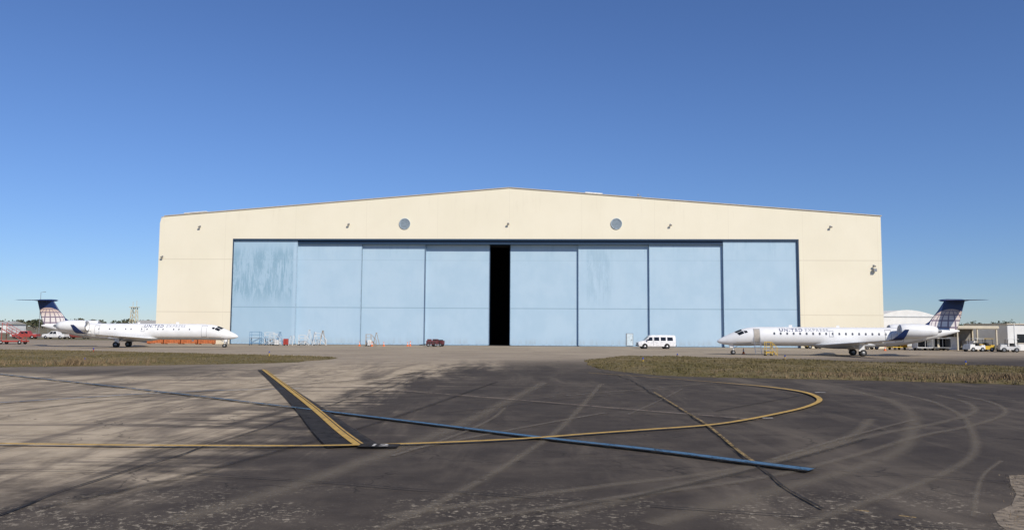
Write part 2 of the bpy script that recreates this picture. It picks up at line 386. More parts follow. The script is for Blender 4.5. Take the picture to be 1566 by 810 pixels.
def door_mat():
    m,nt,b=newmat("pale_blue_door_cladding");t=NT(nt)
    o=t.obj();x,y,z=t.sep(o)
    n1=t.noise(.25,5,.6,vec=o);n2=t.noise(1.6,6,.75,vec=o,mapscale=(1,1,.1));n3=t.noise(.5,6,.8,vec=o,mapscale=(1.6,1,.45),dist=.3)
    c=t.mix(t.ss(n1,.35,.65),(.405,.555,.675),(.44,.585,.70))
    c=t.mix(t.ss(n2,.52,.8,0,.22),c,(.33,.48,.61))
    band=t.m('MULTIPLY',t.ss(z,6.0,10.0),t.ss(z,17.9,15.5))
    left=t.ss(x,-38.0,-38.4);r2=t.m('MULTIPLY',t.ss(x,13.2,13.8),t.ss(x,18.5,17.0))
    st=t.m('MULTIPLY',t.m('MULTIPLY',t.ss(n2,.38,.53),t.ss(n3,.38,.52)),band)
    c=t.mix(t.m('MULTIPLY',st,t.m('ADD',t.m('MULTIPLY',left,.8),t.m('MULTIPLY',r2,.3))),c,(.21,.355,.46))
    c=t.mix(t.m('MULTIPLY',left,.28),c,(.27,.43,.54))
    topst=t.m('MULTIPLY',t.ss(n2,.5,.7,0,.35),t.ss(z,14,18));c=t.mix(topst,c,(.27,.42,.55))
    zz=t.m('ABSOLUTE',t.m('SUBTRACT',z,6.5));zz2=t.m('ABSOLUTE',t.m('SUBTRACT',z,14.9))
    c=t.mix(t.ss(zz,.14,.04,0,.6),c,(.22,.34,.43));c=t.mix(t.ss(zz2,.10,.02,0,.25),c,(.22,.34,.43))
    px=t.m('FRACT',t.m('MULTIPLY',x,1/.9));rib=t.m('ADD',t.ss(px,.06,.0),t.ss(px,.94,1.0))
    dirt=t.m('MULTIPLY',t.ss(z,1.6,0),t.ss(n2,.4,.7,.1,.6));c=t.mix(dirt,c,(.34,.37,.37))
    t.l(c,b.inputs['Base Color']);b.inputs['Roughness'].default_value=.5;b.inputs['Specular IOR Level'].default_value=.3
    t.bump(rib,.10,.015,b);return m
M_w=wall_mat();M_d=door_mat()
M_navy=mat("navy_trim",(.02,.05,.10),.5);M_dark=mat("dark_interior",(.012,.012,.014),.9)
M_trim=mat("roof_trim",(.52,.46,.36),.5);M_roof=mat("roof_sheet",(.45,.43,.38),.5)
M_grey=mat("grey_metal",(.30,.31,.32),.45,.4);M_louv=mat("vent_louvre",(.36,.44,.50),.5)
hg=group("aircraft_hangar",(-.5,138,0),-math.radians(2.6))
XL,XR,ZE,ZP,DL,DR,DH=-62.5,63.6,22.5,27.5,-49.0,49.7,18.55
DEP=85;T=.35
def zr(x): return ZP-(ZP-ZE)*(abs(x)/(-XL) if x<0 else x/XR)
g=MB()
def prism(poly,y0,y1,m=0):
    n=len(poly);vs=[(x,y0,z_) for x,z_ in poly]+[(x,y1,z_) for x,z_ in poly]
    g.add(vs,[tuple(range(n)),tuple(range(n,2*n))[::-1]]+[(i,(i+1)%n,n+(i+1)%n,n+i) for i in range(n)],m)
prism([(XL+.15,0),(DL,0),(DL,zr(DL)),(XL+1.0,zr(XL)+.05),(XL+.35,ZE-.35),(XL+.15,ZE-1.2)],0,T)
prism([(DR,0),(XR,0),(XR,ZE),(DR,zr(DR))],0,T)
prism([(DL+.002,DH),(DR-.002,DH),(DR-.002,zr(DR)),(0,ZP),(DL+.002,zr(DL))],0,T)
g.obj("front_wall",hg,[M_w])
g=MB()
g.box((XL+.15,T+.003,0),(XL+.45,DEP,ZE-.4));g.box((XR-.3,T+.003,0),(XR,DEP,ZE-.1));g.box((XL+.5,DEP-.3,0),(XR-.35,DEP,ZE-.1))
g.obj("side_and_rear_walls",hg,[M_w])
g=MB()
prism([(XL+.2,ZE-.25),(XL+.2,ZE+.02),(0,ZP+.02),(XR+.0,ZE+.02),(XR,ZE-.25),(0,ZP-.25)],T+.004,DEP+.1)
g.obj("roof",hg,[M_roof])
g=MB()
for a,b_ in(((XL+.9,zr(XL)+.04),(-.05,ZP+.02)),((.05,ZP+.02),(XR+.15,ZE+.02))):
    prism([(a[0],a[1]),(b_[0],b_[1]),(b_[0],b_[1]+.14),(a[0],a[1]+.14)],-.14,T)
prism([(13.2,zr(13.2)+.16),(16.2,zr(16.2)+.16),(16.2,zr(16.2)+.34),(13.2,zr(13.2)+.34)],-.1,.6,1)
prism([(-58,zr(-58)+.18),(-54,zr(-54)+.18),(-54,zr(-54)+.3),(-58,zr(-58)+.3)],-.1,.6,1)
g.obj("roof_trim",hg,[M_trim,mat("patch_white",(.8,.8,.78),.5)])
g=MB();g.box((DL,-.03,DH-.28),(DR,.2,DH-.003));g.box((DR-.25,-.03,0),(DR-.003,.25,DH-.29));g.box((DL+.003,-.03,0),(DL+.12,.2,DH-.29))
g.box((DL,T+.01,DH-.9),(DR,2.6,DH-.3))
g.obj("door_frame",hg,[M_navy])
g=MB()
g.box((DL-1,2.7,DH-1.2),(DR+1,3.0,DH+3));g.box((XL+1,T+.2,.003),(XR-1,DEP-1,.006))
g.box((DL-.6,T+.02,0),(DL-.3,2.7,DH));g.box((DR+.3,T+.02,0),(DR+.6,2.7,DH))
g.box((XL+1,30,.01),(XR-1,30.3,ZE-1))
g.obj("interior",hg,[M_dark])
leaves=[(-48.9,-37.45,.30),(-37.6,-26.05,.80),(-26.2,-14.75,1.2),(-14.9,-3.5,1.6),(.15,12.2,1.6),(12.05,24.5,1.2),(24.3,37.0,.80),(36.9,49.45,.30)]
for i,(a,b_,d) in enumerate(leaves):
    g=MB();g.box((a,d,.08),(b_,d+.28,DH-.31))
    g.obj("door_leaf_%d"%(i+1),hg,[M_d],.02)
    g=MB()
    g.box((a+.002,d-.035,.1),(a+.11,d-.003,DH-.4));g.box((b_-.11,d-.035,.1),(b_-.002,d-.003,DH-.4))
    g.box((a+.15,d-.04,0.05),(b_-.15,d-.003,.32))
    g.obj("leaf_trim_%d"%(i+1),hg,[mat("door_trim",(.36,.50,.61),.5)])
g=MB()
for s_ in(-3.5,.15): 
    g.box((s_-.09 if s_>0 else s_,1.5,.1),(s_ if s_>0 else s_+.09,1.85,DH-.4))
for xx in(-37.45,-26.05,-14.75): g.box((xx+.002,.85,.1),(xx+.03,1.0,DH-.4))
g.obj("leading_edges",hg,[M_navy])
g=MB();g.box((20.3,1.11,.15),(21.5,1.16,2.3),0);g.box((20.4,1.08,.2),(21.4,1.108,2.2),1);g.box((21.2,1.05,1.1),(21.28,1.078,1.25),2)
g.obj("personnel_door",hg,[mat("door_edge",(.3,.32,.33)),mat("door_white",(.60,.70,.74)),M_dark])
for cx in(-18.4,18.6):
    g=MB();g.lathe([(0,.98),(-.12,.98),(-.12,.84),(0,.84)],(cx,-.003,21.2),'y',0,32)
    for k in range(9):
        zz=-.78+k*.19;hw=math.sqrt(max(.01,.84**2-zz**2))
        g.box((cx-hw,-.09,21.2+zz-.055),(cx+hw,-.02,21.2+zz+.055),0)
    g.add([(cx+.84*math.cos(2*pi*i/24),-.008,21.2+.84*math.sin(2*pi*i/24)) for i in range(24)],[tuple(range(24))],1)
    g.obj("wall_vent",hg,[M_louv,mat("vent_back",(.14,.17,.20))])
for (cx,cz) in((-55,20.6),(-28.3,21.0),(-.2,21.1),(27.9,20.9),(55.1,20.6),(-61.6,15.2),(62.2,13.9)):
    g=MB();g.tube((cx,0,cz+.15),(cx,-.36,cz+.15),.05);g.box((cx-.19,-.5,cz-.12),(cx+.19,-.3,cz+.12),1)
    g.box((cx-.12,-.1,cz-.05),(cx+.12,-.003,cz+.3),0);g.obj("floodlight",hg,[M_grey,mat("lamp_bronze",(.22,.20,.17))],.02)
g=MB();g.tube((62.3,-.02,13.2),(62.3,-.4,13.4),.08);g.box((62.0,-.6,13.0),(62.5,-.2,13.5),0);g.obj("bracket",hg,[M_grey])
g=MB()
for cx,h in((22.5,.9),(22.9,.6),(0,.35)):
    g.tube((cx,1,zr(cx)),(cx,1,zr(cx)+h),.05);g.box((cx-.15,.9,zr(cx)+h*.6),(cx+.15,1.1,zr(cx)+h*.95))
g.obj("roof_antennas",hg,[M_grey])
g=MB()
g.box((-49.6,-.12,.0),(-49.3,-.003,2.2));g.box((53,-.3,.6),(53.6,-.003,1.7));g.box((-55,-.25,.9),(-54.4,-.003,1.9))
g.obj("wall_boxes",hg,[M_grey],.01)
g=MB();g.box((DL-1,-.5,.004),(DR+1,2.6,.012))
g.obj("door_track",hg,[mat("track_concrete",(.16,.14,.12),.8)])

# ------------------------------------------------------------------ regional jet
SEC=[(0,1.60,.02),(.08,1.605,.12),(.3,1.63,.27),(.8,1.71,.47),(1.5,1.83,.69),(2.2,1.95,.87),(2.9,2.09,1.02),(3.8,2.2,1.11),(4.8,2.25,1.14),(6,2.25,1.14),(12,2.25,1.14),(19,2.25,1.14),(20.5,2.29,1.11),(22,2.40,1.0),(23.5,2.55,.84),(25,2.72,.64),(26.3,2.88,.42),(27.2,2.98,.24),(27.8,3.02,.09)]
SX=np.array([s[0] for s in SEC]);SZ=np.array([s[1] for s in SEC]);SR=np.array([s[2] for s in SEC])
def fs_(x):
    ks=(-.3,-.15,0,.15,.3) if x>.6 and x<27.2 else (0,)
    return (float(np.mean([np.interp(x+k,SX,SZ) for k in ks])),float(np.mean([np.interp(x+k,SX,SR) for k in ks])))
def surfA(x,a,s,o=.012):
    zc,r=fs_(x);return Vector((x,s*math.sin(a)*(r+o),zc+math.cos(a)*(r+o)))
def surfZ(x,z_,s,o=.012):
    zc,r=fs_(x);c=max(-1,min(1,(z_-zc)/r));return surfA(x,math.acos(c),s,o)
def airfoil(le,ch,th,nrm,n=7):
    up=[];lo=[];nrm=Vector(nrm).normalized()
    for i in range(n+1):
        t=(1-math.cos(pi*i/n))/2;h=th*(math.sqrt(t)*(1-t)*1.3+.02*(1-t))
        p=Vector(le)+Vector((t*ch,0,0));up.append(p+nrm*h);lo.append(p-nrm*h*.8)
    return up+lo[::-1][1:-1]
M_jw=mat("aircraft_white",(.80,.80,.79),.3,0,.04,1.2);M_belly=mat("aircraft_grey",(.50,.51,.52),.4,0,.08,1)
M_glass=mat("dark_glass",(.015,.018,.022),.12);M_blue=mat("tail_blue",(.012,.03,.11),.35)
M_tyre=mat("tyre_rubber",(.02,.02,.02),.8);M_alu=mat("bare_aluminium",(.55,.55,.56),.35,.8);M_win=mat("cabin_window",(.10,.11,.13),.2)
M_line=mat("panel_line",(.35,.36,.38),.5);M_txt=mat("title_blue",(.09,.11,.20),.4);M_txt2=mat("title_grey",(.38,.40,.44),.4);M_gold=mat("gold_stripe",(.5,.36,.12),.4)
def fin_mat():
    m,nt,b=newmat("tail_globe");t=NT(nt);x,y,z=t.sep(t.obj())
    R_=2.6;u=t.m('DIVIDE',t.m('SUBTRACT',x,27.0),R_);v=t.m('DIVIDE',t.m('SUBTRACT',z,3.0),R_)
    rr=t.m('ADD',t.m('MULTIPLY',u,u),t.m('MULTIPLY',v,v));zz=t.m('SQRT',t.m('MAXIMUM',t.m('SUBTRACT',1.0,rr),.001))
    lon=t.m('ARCTAN2',u,zz);lat=t.m('ARCSINE',v)
    def ln(a,k):
        f_=t.m('FRACT',t.m('ADD',t.m('MULTIPLY',a,k),.5));return t.m('MAXIMUM',t.ss(f_,.14,.08),t.ss(f_,.86,.92))
    L=t.m('MAXIMUM',ln(lon,3.0),ln(lat,3.0))
    dsk=t.m('LESS_THAN',rr,1.0)
    cell=t.mix(t.ss(v,.35,1.0),(.80,.74,.70),(.62,.46,.36))
    g_=t.mix(L,cell,(.22,.17,.22));c=t.mix(dsk,(.012,.03,.11),g_)
    t.l(c,b.inputs['Base Color']);b.inputs['Roughness'].default_value=.35;return m
M_fin=fin_mat()
def wheel(g,x,y,r,w_,mt,mh):
    g.lathe([(-w_/2,r*.55),(-w_/2,r*.9),(-w_*.35,r),(w_*.35,r),(w_/2,r*.9),(w_/2,r*.55)],(x,y,r),'y',mt,20)
    g.lathe([(-w_*.42,0.001),(-w_*.42,r*.56),(w_*.42,r*.56),(w_*.42,.001)],(x,y,r),'y',mh,20)
def jet(loc,rz,door_open):
    J=group("regional_jet",loc,rz)
    g=MB();xs=sorted(set([0,.03,.08,.15,.3,.5]+list(np.arange(.8,27.4,.35))+[27.5,27.8]));n=36
    secs=[[surfA(x,2*pi*i/n,1,0) for i in range(n)] for x in xs];g.loft(secs,0)
    ob=g.obj("fuselage",J,[M_jw,M_belly])
    for p in ob.data.polygons:
        if p.center.z<1.42+ (max(0,p.center.x-19)*.12) and p.center.x>2: p.material_index=1
    g=MB();g.lathe([(0,.05),(.6,.55),(1.6,.95),(3,1.15),(5,1.18),(6.4,1.0),(7.6,.6),(8.3,.05)],(10.6,0,1.35),'x',0,28,1.12,.46);g.obj("belly_fairing",J,[M_belly])
    for s in(-1,1):
        sd_="port" if s<0 else "starboard"
        W=[((11.7,.7,1.28),5.0,.33,(0,0,1)),((12.4,1.6,1.34),4.2,.27,(0,0,1)),((13.6,3.4,1.5),2.9,.17,(0,0,1)),((16.9,9.6,2.0),1.35,.08,(0,0,1))]
        g=MB();g.loft([airfoil((p[0],s*p[1],p[2]),c,t_,nn) for p,c,t_,nn in W],0);g.obj("wing_"+sd_,J,[M_jw])
        W=[((16.9,9.602,2.0),1.35,.08,(0,0,1)),((17.25,9.95,2.12),1.1,.06,(0,-.6,1)),((17.7,10.15,2.5),.85,.04,(0,-1,.3)),((18.35,10.35,3.15),.45,.02,(0,-1,.2))]
        g=MB();g.loft([airfoil((p[0],s*p[1],p[2]),c,t_,(nn[0],nn[1]*s,nn[2])) for p,c,t_,nn in W],0);g.obj("winglet_"+sd_,J,[M_blue])
        g=MB()
        for fy,fx in((3.6,16.1),(6.3,16.9)):
            g.lathe([(0,.02),(.3,.10),(.8,.12),(1.3,.02)],(fx-.8,s*fy,1.42+.08*(fy-3)),'x',0,10)
        g.obj("flap_fairings_"+sd_,J,[M_jw])
        g=MB();ey=s*1.92
        g.lathe([(.5,.50),(.12,.56),(.02,.60),(0,.66),(.1,.73),(.6,.80),(1.6,.82),(2.6,.79),(3.5,.66),(4.1,.50),(4.1,.44),(3.6,.44)],(20.5,ey,3.0),'x',0,28)
        g.lathe([(0,.605),(-.03,.64),(0,.68),(.09,.735)],(20.49,ey,3.0),'x',1,28)
        g.lathe([(.45,.001),(.3,.08),(.62,.2),(.62,.51)],(20.5,ey,3.0),'x',2,24)
        g.lathe([(3.7,.001),(3.7,.45)],(20.5,ey,3.0),'x',2,24);g.lathe([(3.7,.3),(4.5,.2),(4.75,.02)],(20.5,ey,3.0),'x',3,16)
        g.obj("engine_"+sd_,J,[M_jw,M_alu,M_glass,M_grey])
        g=MB();g.loft([airfoil((21.0,s*.8,2.95),3.2,.14,(0,0,1)),airfoil((21.1,s*1.35,2.98),2.8,.12,(0,0,1))],0);g.obj("pylon_"+sd_,J,[M_jw])
        g=MB();g.loft([airfoil((26.3,s*.05,6.62),2.5,.13,(0,0,1)),airfoil((28.35,s*3.77,6.56),1.35,.07,(0,0,1))],0);g.obj("stabiliser_"+sd_,J,[M_blue])
    g=MB();g.lathe([(0,.01),(.3,.12),(1,.17),(2.6,.15),(3.4,.02)],(25.6,0,6.62),'x',0,12);g.obj("tail_bullet",J,[M_blue])
    g=MB();Y=(0,1,0)
    g.loft([airfoil((22.6,0,3.2),5.0,.13,Y),airfoil((23.7,0,3.55),4.0,.13,Y),airfoil((24.5,0,4.1),3.4,.12,Y),airfoil((25.45,0,5.3),2.75,.10,Y),airfoil((26.3,0,6.6),2.25,.09,Y)],0);g.obj("tail_fin",J,[M_fin])
    for s in(-1,1):
        g=MB()
        def pA(c,m,o=.012,nx=5,na=5):
            vs=[]
            for i in range(nx+1):
                for j in range(na+1):
                    a,b_=i/nx,j/na
                    X=(1-a)*(1-b_)*c[0][0]+a*(1-b_)*c[1][0]+a*b_*c[2][0]+(1-a)*b_*c[3][0]
                    A=(1-a)*(1-b_)*c[0][1]+a*(1-b_)*c[1][1]+a*b_*c[2][1]+(1-a)*b_*c[3][1]
                    vs.append(surfA(X,A,s,o))
            g.add(vs,[(i*(na+1)+j,(i+1)*(na+1)+j,(i+1)*(na+1)+j+1,i*(na+1)+j+1) for i in range(nx) for j in range(na)],m,True)
        def pZ(x0,x1,z0,z1,m,o=.012,nx=2,nz=8):
            vs=[surfZ(x0+(x1-x0)*i/nx,z0+(z1-z0)*j/nz,s,o) for i in range(nx+1) for j in range(nz+1)]
            g.add(vs,[(i*(nz+1)+j,(i+1)*(nz+1)+j,(i+1)*(nz+1)+j+1,i*(nz+1)+j+1) for i in range(nx) for j in range(nz)],m,True)
        def win(x,z_,w_,h_,m):
            vs=[surfZ(x,z_,s,.014)]+[surfZ(x+w_/2*math.copysign(abs(math.cos(t))**.6,math.cos(t)),z_+h_/2*math.copysign(abs(math.sin(t))**.6,math.sin(t)),s,.014) for t in np.linspace(0,2*pi,13)[:-1]]
            g.add(vs,[(0,1+i,1+(i+1)%12) for i in range(12)],m,True)
        def frame(x0,x1,z0,z1,m=1,t_=.05):
            pZ(x0,x0+t_,z0,z1,m,.016);pZ(x1-t_,x1,z0,z1,m,.016);pZ(x0,x1,z0,z0+t_,m,.018,3,1);pZ(x0,x1,z1-t_,z1,m,.018,3,1)
        pA([(2.05,.04),(2.85,.04),(2.9,.62),(2.2,.72)],0)
        pA([(2.28,.78),(2.95,.68),(3.15,1.10),(2.55,1.22)],0)
        pA([(3.05,.72),(3.45,.78),(3.55,1.05),(3.25,1.1)],0)
        for i in range(18):
            if not(s>0 and i%3==1): win(6.6+i*.745,2.60,.22 if s<0 else .16,.30 if s<0 else .22,2)
        frame(4.2,4.95,1.55,3.15);frame(19.2,19.9,1.9,3.1);frame(12.9,13.4,2.25,2.95)
        frame(20.3,21.3,1.7,2.3)
        pZ(2.2,22.5,1.50,1.53,4,.010,60,1)
        g.obj("fittings_"+("port" if s<0 else "starboard"),J,[M_glass,M_line,M_win,M_jw,M_gold])
        for body,x0,mm,of in(("UNITED",7.2,M_txt,.015),("EXPRESS",10.15,M_txt2,.004)):
            cu=bpy.data.curves.new("t",'FONT');cu.body=body;cu.size=.62;cu.offset=of;cu.space_character=1.2
            to=bpy.data.objects.new("t",cu);COL.objects.link(to);bpy.context.view_layer.update()
            me=bpy.data.meshes.new_from_object(to.evaluated_get(bpy.context.evaluated_depsgraph_get()))
            wd=max(v.co.x for v in me.vertices);Lw=2.7
            vs=[]
            for v in me.vertices:
                q=v.co.x/wd*Lw
                X=x0+q if s<0 else (13.05 if body=="UNITED" else 10.0)-q
                vs.append(surfZ(X,2.86+v.co.y*.8,s,.015))
            g2=MB();g2.add(vs,[tuple(p.vertices) for p in me.polygons],0);g2.obj("title_"+("bold" if body=="UNITED" else "light")+("_port" if s<0 else "_starboard"),J,[mm])
            bpy.data.objects.remove(to)
    g=MB()
    wheel(g,1.9,-.2,.28,.16,1,2);wheel(g,1.9,.2,.28,.16,1,2);g.tube((1.9,-.2,.28),(1.9,.2,.28),.05);g.tube((1.9,0,.28),(1.95,0,1.3),.07);g.tube((1.9,0,.7),(2.7,0,1.25),.04)
    g.box((1.5,-.25,.85),(1.9,-.23,1.3),0);g.box((1.5,.23,.85),(1.9,.25,1.3),0)
    for s in(-1,1):
        for o_ in(-.22,.22): wheel(g,16.35,s*2.05+o_,.40,.24,1,2)
        g.tube((16.35,s*2.05-.2,.4),(16.35,s*2.05+.2,.4),.07);g.tube((16.35,s*2.05,.4),(16.05,s*2.0,1.45),.10);g.tube((16.1,s*2.0,.8),(15.2,s*1.7,1.3),.05)
        g.box((15.9,s*2.3-.015,.6),(16.5,s*2.3+.015,1.3),0)
    g.obj("landing_gear",J,[M_jw,M_tyre,M_grey])
    g=MB();g.box((8.5,-.015,3.38),(8.9,.015,3.65));g.box((14,-.015,3.38),(14.35,.015,3.6));g.box((6.3,-.015,.9),(6.6,.015,1.12));g.obj("antennas",J,[M_jw])
    if door_open:
        g=MB()
        vs=[surfZ(4.25+.65*i/3,1.6+1.5*j/8,-1,.020) for i in range(4) for j in range(9)]
        g.add(vs,[(i*9+j,(i+1)*9+j,(i+1)*9+j+1,i*9+j+1) for i in range(3) for j in range(8)],0,True)
        for k in range(6): g.box((4.27,-1.25-.2*k,1.40-.22*k),(4.88,-1.03-.2*k,1.44-.22*k),1)
        for xx in(4.22,4.93):
            g.tube((xx,-1.05,1.42),(xx,-2.25,.15),.035,1);g.tube((xx,-1.1,2.2),(xx,-2.2,1.0),.02,1)
            g.tube((xx,-2.2,.2),(xx,-2.2,1.0),.02,1);g.tube((xx,-1.1,1.45),(xx,-1.1,2.2),.02,1)
        g.obj("airstair",J,[mat("door_opening",(.42,.38,.33)),M_alu])
    return J
ya=math.atan2(-2.0,14.3)
dx,dy=math.cos(ya),math.sin(ya)
jet((27.0-1.9*dx,97.5-1.9*dy,0),ya,True)
yb=math.atan2(-.8,-14.4)
jet((-41.6-1.9*math.cos(yb),116.0-1.9*math.sin(yb),0),yb,False)

# ------------------------------------------------------------------ road vehicles (front at x=0, rear +x)
def sect(x,w_,zb,zs,zt,tw):
    r=.08
    return [(x,-w_+.05,zb),(x,-w_,zb+.1),(x,-w_,zs),(x,-tw-.02,zt-r),(x,-tw+r,zt),(x,tw-r,zt),(x,tw+.02,zt-r),(x,w_,zs),(x,w_,zb+.1),(x,w_-.05,zb)]
def van(loc,rz):
    V=group("passenger_van",loc,rz)
    w_=.98;g=MB()
    S=[(0,.86,.42,.7,.98,.80),(.12,.94,.38,.75,1.06,.86),(.55,w_,.34,.9,1.17,.90),(.95,w_,.34,1.05,1.24,.88),(1.15,w_,.34,1.12,1.42,.82),(1.75,w_,.34,1.15,2.0,.78),(2.05,w_,.34,1.15,2.10,.78),(4,w_,.34,1.15,2.13,.78),(5.6,w_,.36,1.15,2.10,.78),(5.82,.93,.42,1.1,2.0,.74)]
    g.loft([sect(*s) for s in S],0,True,False);g.obj("body",V,[mat("van_white",(.8,.8,.8),.3)],.03)
    g=MB()
    def side(x0,x1,x0t,x1t,s,zb=1.25,zt=1.80):
        def Y(z_): return s*(w_-(z_-1.15)/(2.13-1.15-.08)*(w_-.80)+.012)
        g.add([(x0,Y(zb),zb),(x1,Y(zb),zb),(x1t,Y(zt),zt),(x0t,Y(zt),zt)],[(0,1,2,3)],0)
    for s in(-1,1):
        side(1.35,2.2,1.75,2.2,s);side(2.45,3.25,2.45,3.25,s);side(3.48,4.28,3.48,4.28,s);side(4.5,5.4,4.5,5.35,s)
    g.add([(1.13,-.80,1.42),(1.13,.80,1.42),(1.68,.72,1.96),(1.68,-.72,1.96)],[(0,1,2,3)],0)
    g.add([(5.835,-.7,1.2),(5.835,.7,1.2),(5.835,.64,1.8),(5.835,-.64,1.8)],[(0,1,2,3)],0)
    g.obj("windows",V,[M_glass])
    g=MB();g.box((-.1,-.93,.42),(.1,.93,.62),0);g.box((5.8,-.93,.42),(5.95,.93,.6),0);g.box((-.02,-.5,.7),(.01,.5,.95),0);g.box((1.3,-1.2,1.2),(1.42,-1.0,1.5),0);g.box((1.3,1.0,1.2),(1.42,1.2,1.5),0)
    for s in(-1,1): g.box((-.03,s*.7-.15,.72),(.0,s*.7+.15,.92),1);g.box((5.825,s*.82-.07,.9),(5.85,s*.82+.07,1.3),2)
    g.box((2.32,-1.0,.5),(2.345,-.985,1.75),0)
    for s in(-1,1):
        for hx in(2.5,3.6): g.box((hx,s*.99-.01,1.0),(hx+.14,s*.99+.01,1.04),0)
    g.obj("bumpers_and_lamps",V,[mat("bumper_grey",(.12,.12,.13)),M_alu,mat("lamp_red",(.4,.02,.02))],.01)
    g=MB()
    for x in(1.0,4.45):
        for s in(-1,1):
            g.lathe([(0,.44),(0.002,.0)],(x,s*.984,.40),'y',2,20)
            wheel(g,x,s*.90,.36,.24,0,1)
    g.obj("wheels",V,[M_tyre,M_alu,M_dark])
    return V
van((19.6,124.6,0),math.radians(2))
def pickup(loc,rz,col,nm,name="pickup_truck"):
    V=group(name,loc,rz);m=mat(nm,col,.35);w_=.95;g=MB()
    S=[(0,.88,.45,.75,.98,.82),(.15,.93,.4,.8,1.05,.87),(1.3,w_,.38,.95,1.15,.9),(1.5,w_,.38,1.05,1.3,.78),(2.05,w_,.38,1.08,1.78,.7),(3.4,w_,.38,1.08,1.80,.7),(3.7,w_,.38,1.08,1.25,.84),(3.72,w_,.38,.9,1.1,.9),(5.4,w_,.4,.9,1.1,.9)]
    g.loft([sect(*s) for s in S],0,True,False);g.obj("body",V,[m],.03)
    g=MB()
    for s in(-1,1):
        for a,b_,c,d in((1.75,2.6,2.1,2.6),(2.7,3.5,2.7,3.35)): g.add([(a,s*.945,1.14),(b_,s*.945,1.14),(d,s*.755,1.68),(c,s*.755,1.68)],[(0,1,2,3)])
    g.add([(1.49,-.76,1.32),(1.49,.76,1.32),(2.0,.66,1.75),(2.0,-.66,1.75)],[(0,1,2,3)]);g.obj("windows",V,[M_glass])
    g=MB()
    for x in(.95,4.4):
        for s in(-1,1): wheel(g,x,s*.86,.38,.25,0,1)
    g.obj("wheels",V,[M_tyre,M_alu])
    g=MB();g.box((-.08,-.9,.42),(.08,.9,.6));g.box((5.38,-.9,.42),(5.5,.9,.58));g.obj("bumpers",V,[M_grey])
pickup((-114,183,0),math.radians(5),(.38,.06,.05),"truck_red")
pickup((-107,183,0),math.radians(-5),(.75,.75,.74),"truck_white")
pickup((-119,190,0),math.radians(15),(.6,.6,.6),"truck_silver")
pickup((-98,186,0),math.radians(180),(.22,.05,.04),"truck_maroon")
pickup((-127,196,0),math.radians(175),(.7,.7,.68),"truck_white")

# ------------------------------------------------------------------ ground equipment
M_bl=mat("stand_blue",(.08,.22,.40));M_wh=mat("stand_white",(.72,.72,.70));M_yl=mat("equipment_yellow",(.65,.42,.04));M_rd=mat("equipment_red",(.40,.05,.035));M_or=mat("cone_orange",(.75,.16,.03));M_mar=mat("maroon",(.12,.025,.03))
def stand(loc,h,L,W_,m,rz=0,name="maintenance_stand"):
    V=group(name,loc,rz);g=MB()
    for x in(0,L):
        for y in(0,W_): g.tube((x,y,.1),(x,y,h),.045);g.tube((x,y,h),(x,y,h+1.0),.03);wheel(g,x,y,.1,.06,1,1)
    for y in(0,W_):
        g.tube((0,y,.35),(L,y,.35),.035);g.tube((0,y,.35),(L,y,h),.03);g.tube((0,y,h+1),(L,y,h+1),.03);g.tube((0,y,h+.5),(L,y,h+.5),.025)
    for x in(0,L): g.tube((x,0,.35),(x,W_,h),.03);g.tube((x,0,.35),(x,W_,.35),.03)
    g.box((-.05,-.05,h-.03),(L+.05,W_+.05,h+.04),2)
    n=max(3,int(h/.28))
    for k in range(n): 
        t=(k+.5)/n;g.box((L+.1+(1-t)*h*.75,.08,h*t-.02),(L+.35+(1-t)*h*.75,W_-.08,h*t+.02),2)
    for y in(.05,W_-.05):
        g.tube((L+.1,y,h),(L+.2+h*.75,y,.05),.035);g.tube((L+.1,y,h+.9),(L+.2+h*.75,y,.95),.025);g.tube((L+.2+h*.75,y,.05),(L+.2+h*.75,y,.95),.025)
    g.obj("frame",V,[m,M_tyre,M_alu]);return V
def ladder(loc,h,m,rz=0,name="step_ladder"):
    V=group(name,loc,rz);g=MB()
    for y in(-.3,.3):
        g.tube((-.5,y*1.3,0),(0,y,h),.035);g.tube((.6,y*1.3,0),(.05,y,h),.03)
    n=int(h/.3)
    for k in range(1,n): 
        t=k/n;g.box((-.5+.5*t-.06,-.32,h*t-.015),(-.5+.5*t+.06,.32,h*t+.015))
    g.box((-.15,-.3,h-.03),(.2,.3,h));g.obj("frame",V,[m])
def cone(loc,h=.75):
    V=group("traffic_cone",loc);g=MB()
    g.box((-.2,-.2,0),(.2,.2,.04),0);g.lathe([(.04,.16),(h*.45,.10)],(0,0,0),'z',0,14);g.lathe([(h*.45,.10),(h*.65,.075)],(0,0,0),'z',1,14);g.lathe([(h*.65,.075),(h,.025),(h+.003,.001)],(0,0,0),'z',0,14)
    g.obj("cone",V,[M_or,mat("reflective_white",(.8,.8,.8))])
stand((-43.4,132.5,0),1.2,1.6,1,M_bl);stand((-41.0,132.6,0),1.1,1.4,1,M_wh,.1);stand((-39.9,131.5,0),.9,1.3,.9,M_wh,.0)
ladder((-38.0,131,0),2.2,M_bl);ladder((-36.2,132,0),1.6,M_wh,1.2)
def cabinet(loc,w_,d,h,m,name="tool_cabinet",rz=0):
    V=group(name,loc,rz);g=MB();g.box((0,0,.15),(w_,d,h),0);
    for k in range(4): g.box((.04,-.02,.2+k*(h-.25)/4),(w_-.04,-.003,.2+(k+.85)*(h-.25)/4),0);g.box((w_*.3,-.05,.2+(k+.6)*(h-.25)/4),(w_*.7,-.022,.2+(k+.66)*(h-.25)/4),1)
    for x in(.1,w_-.1):
        for y in(.1,d-.1): wheel(g,x,y,.08,.05,1,1)
    g.obj("body",V,[m,M_tyre],.01)
cabinet((-37.4,131,0),.7,.6,1.1,M_rd);cabinet((-38.6,130.2,0),.6,.5,.9,M_wh)
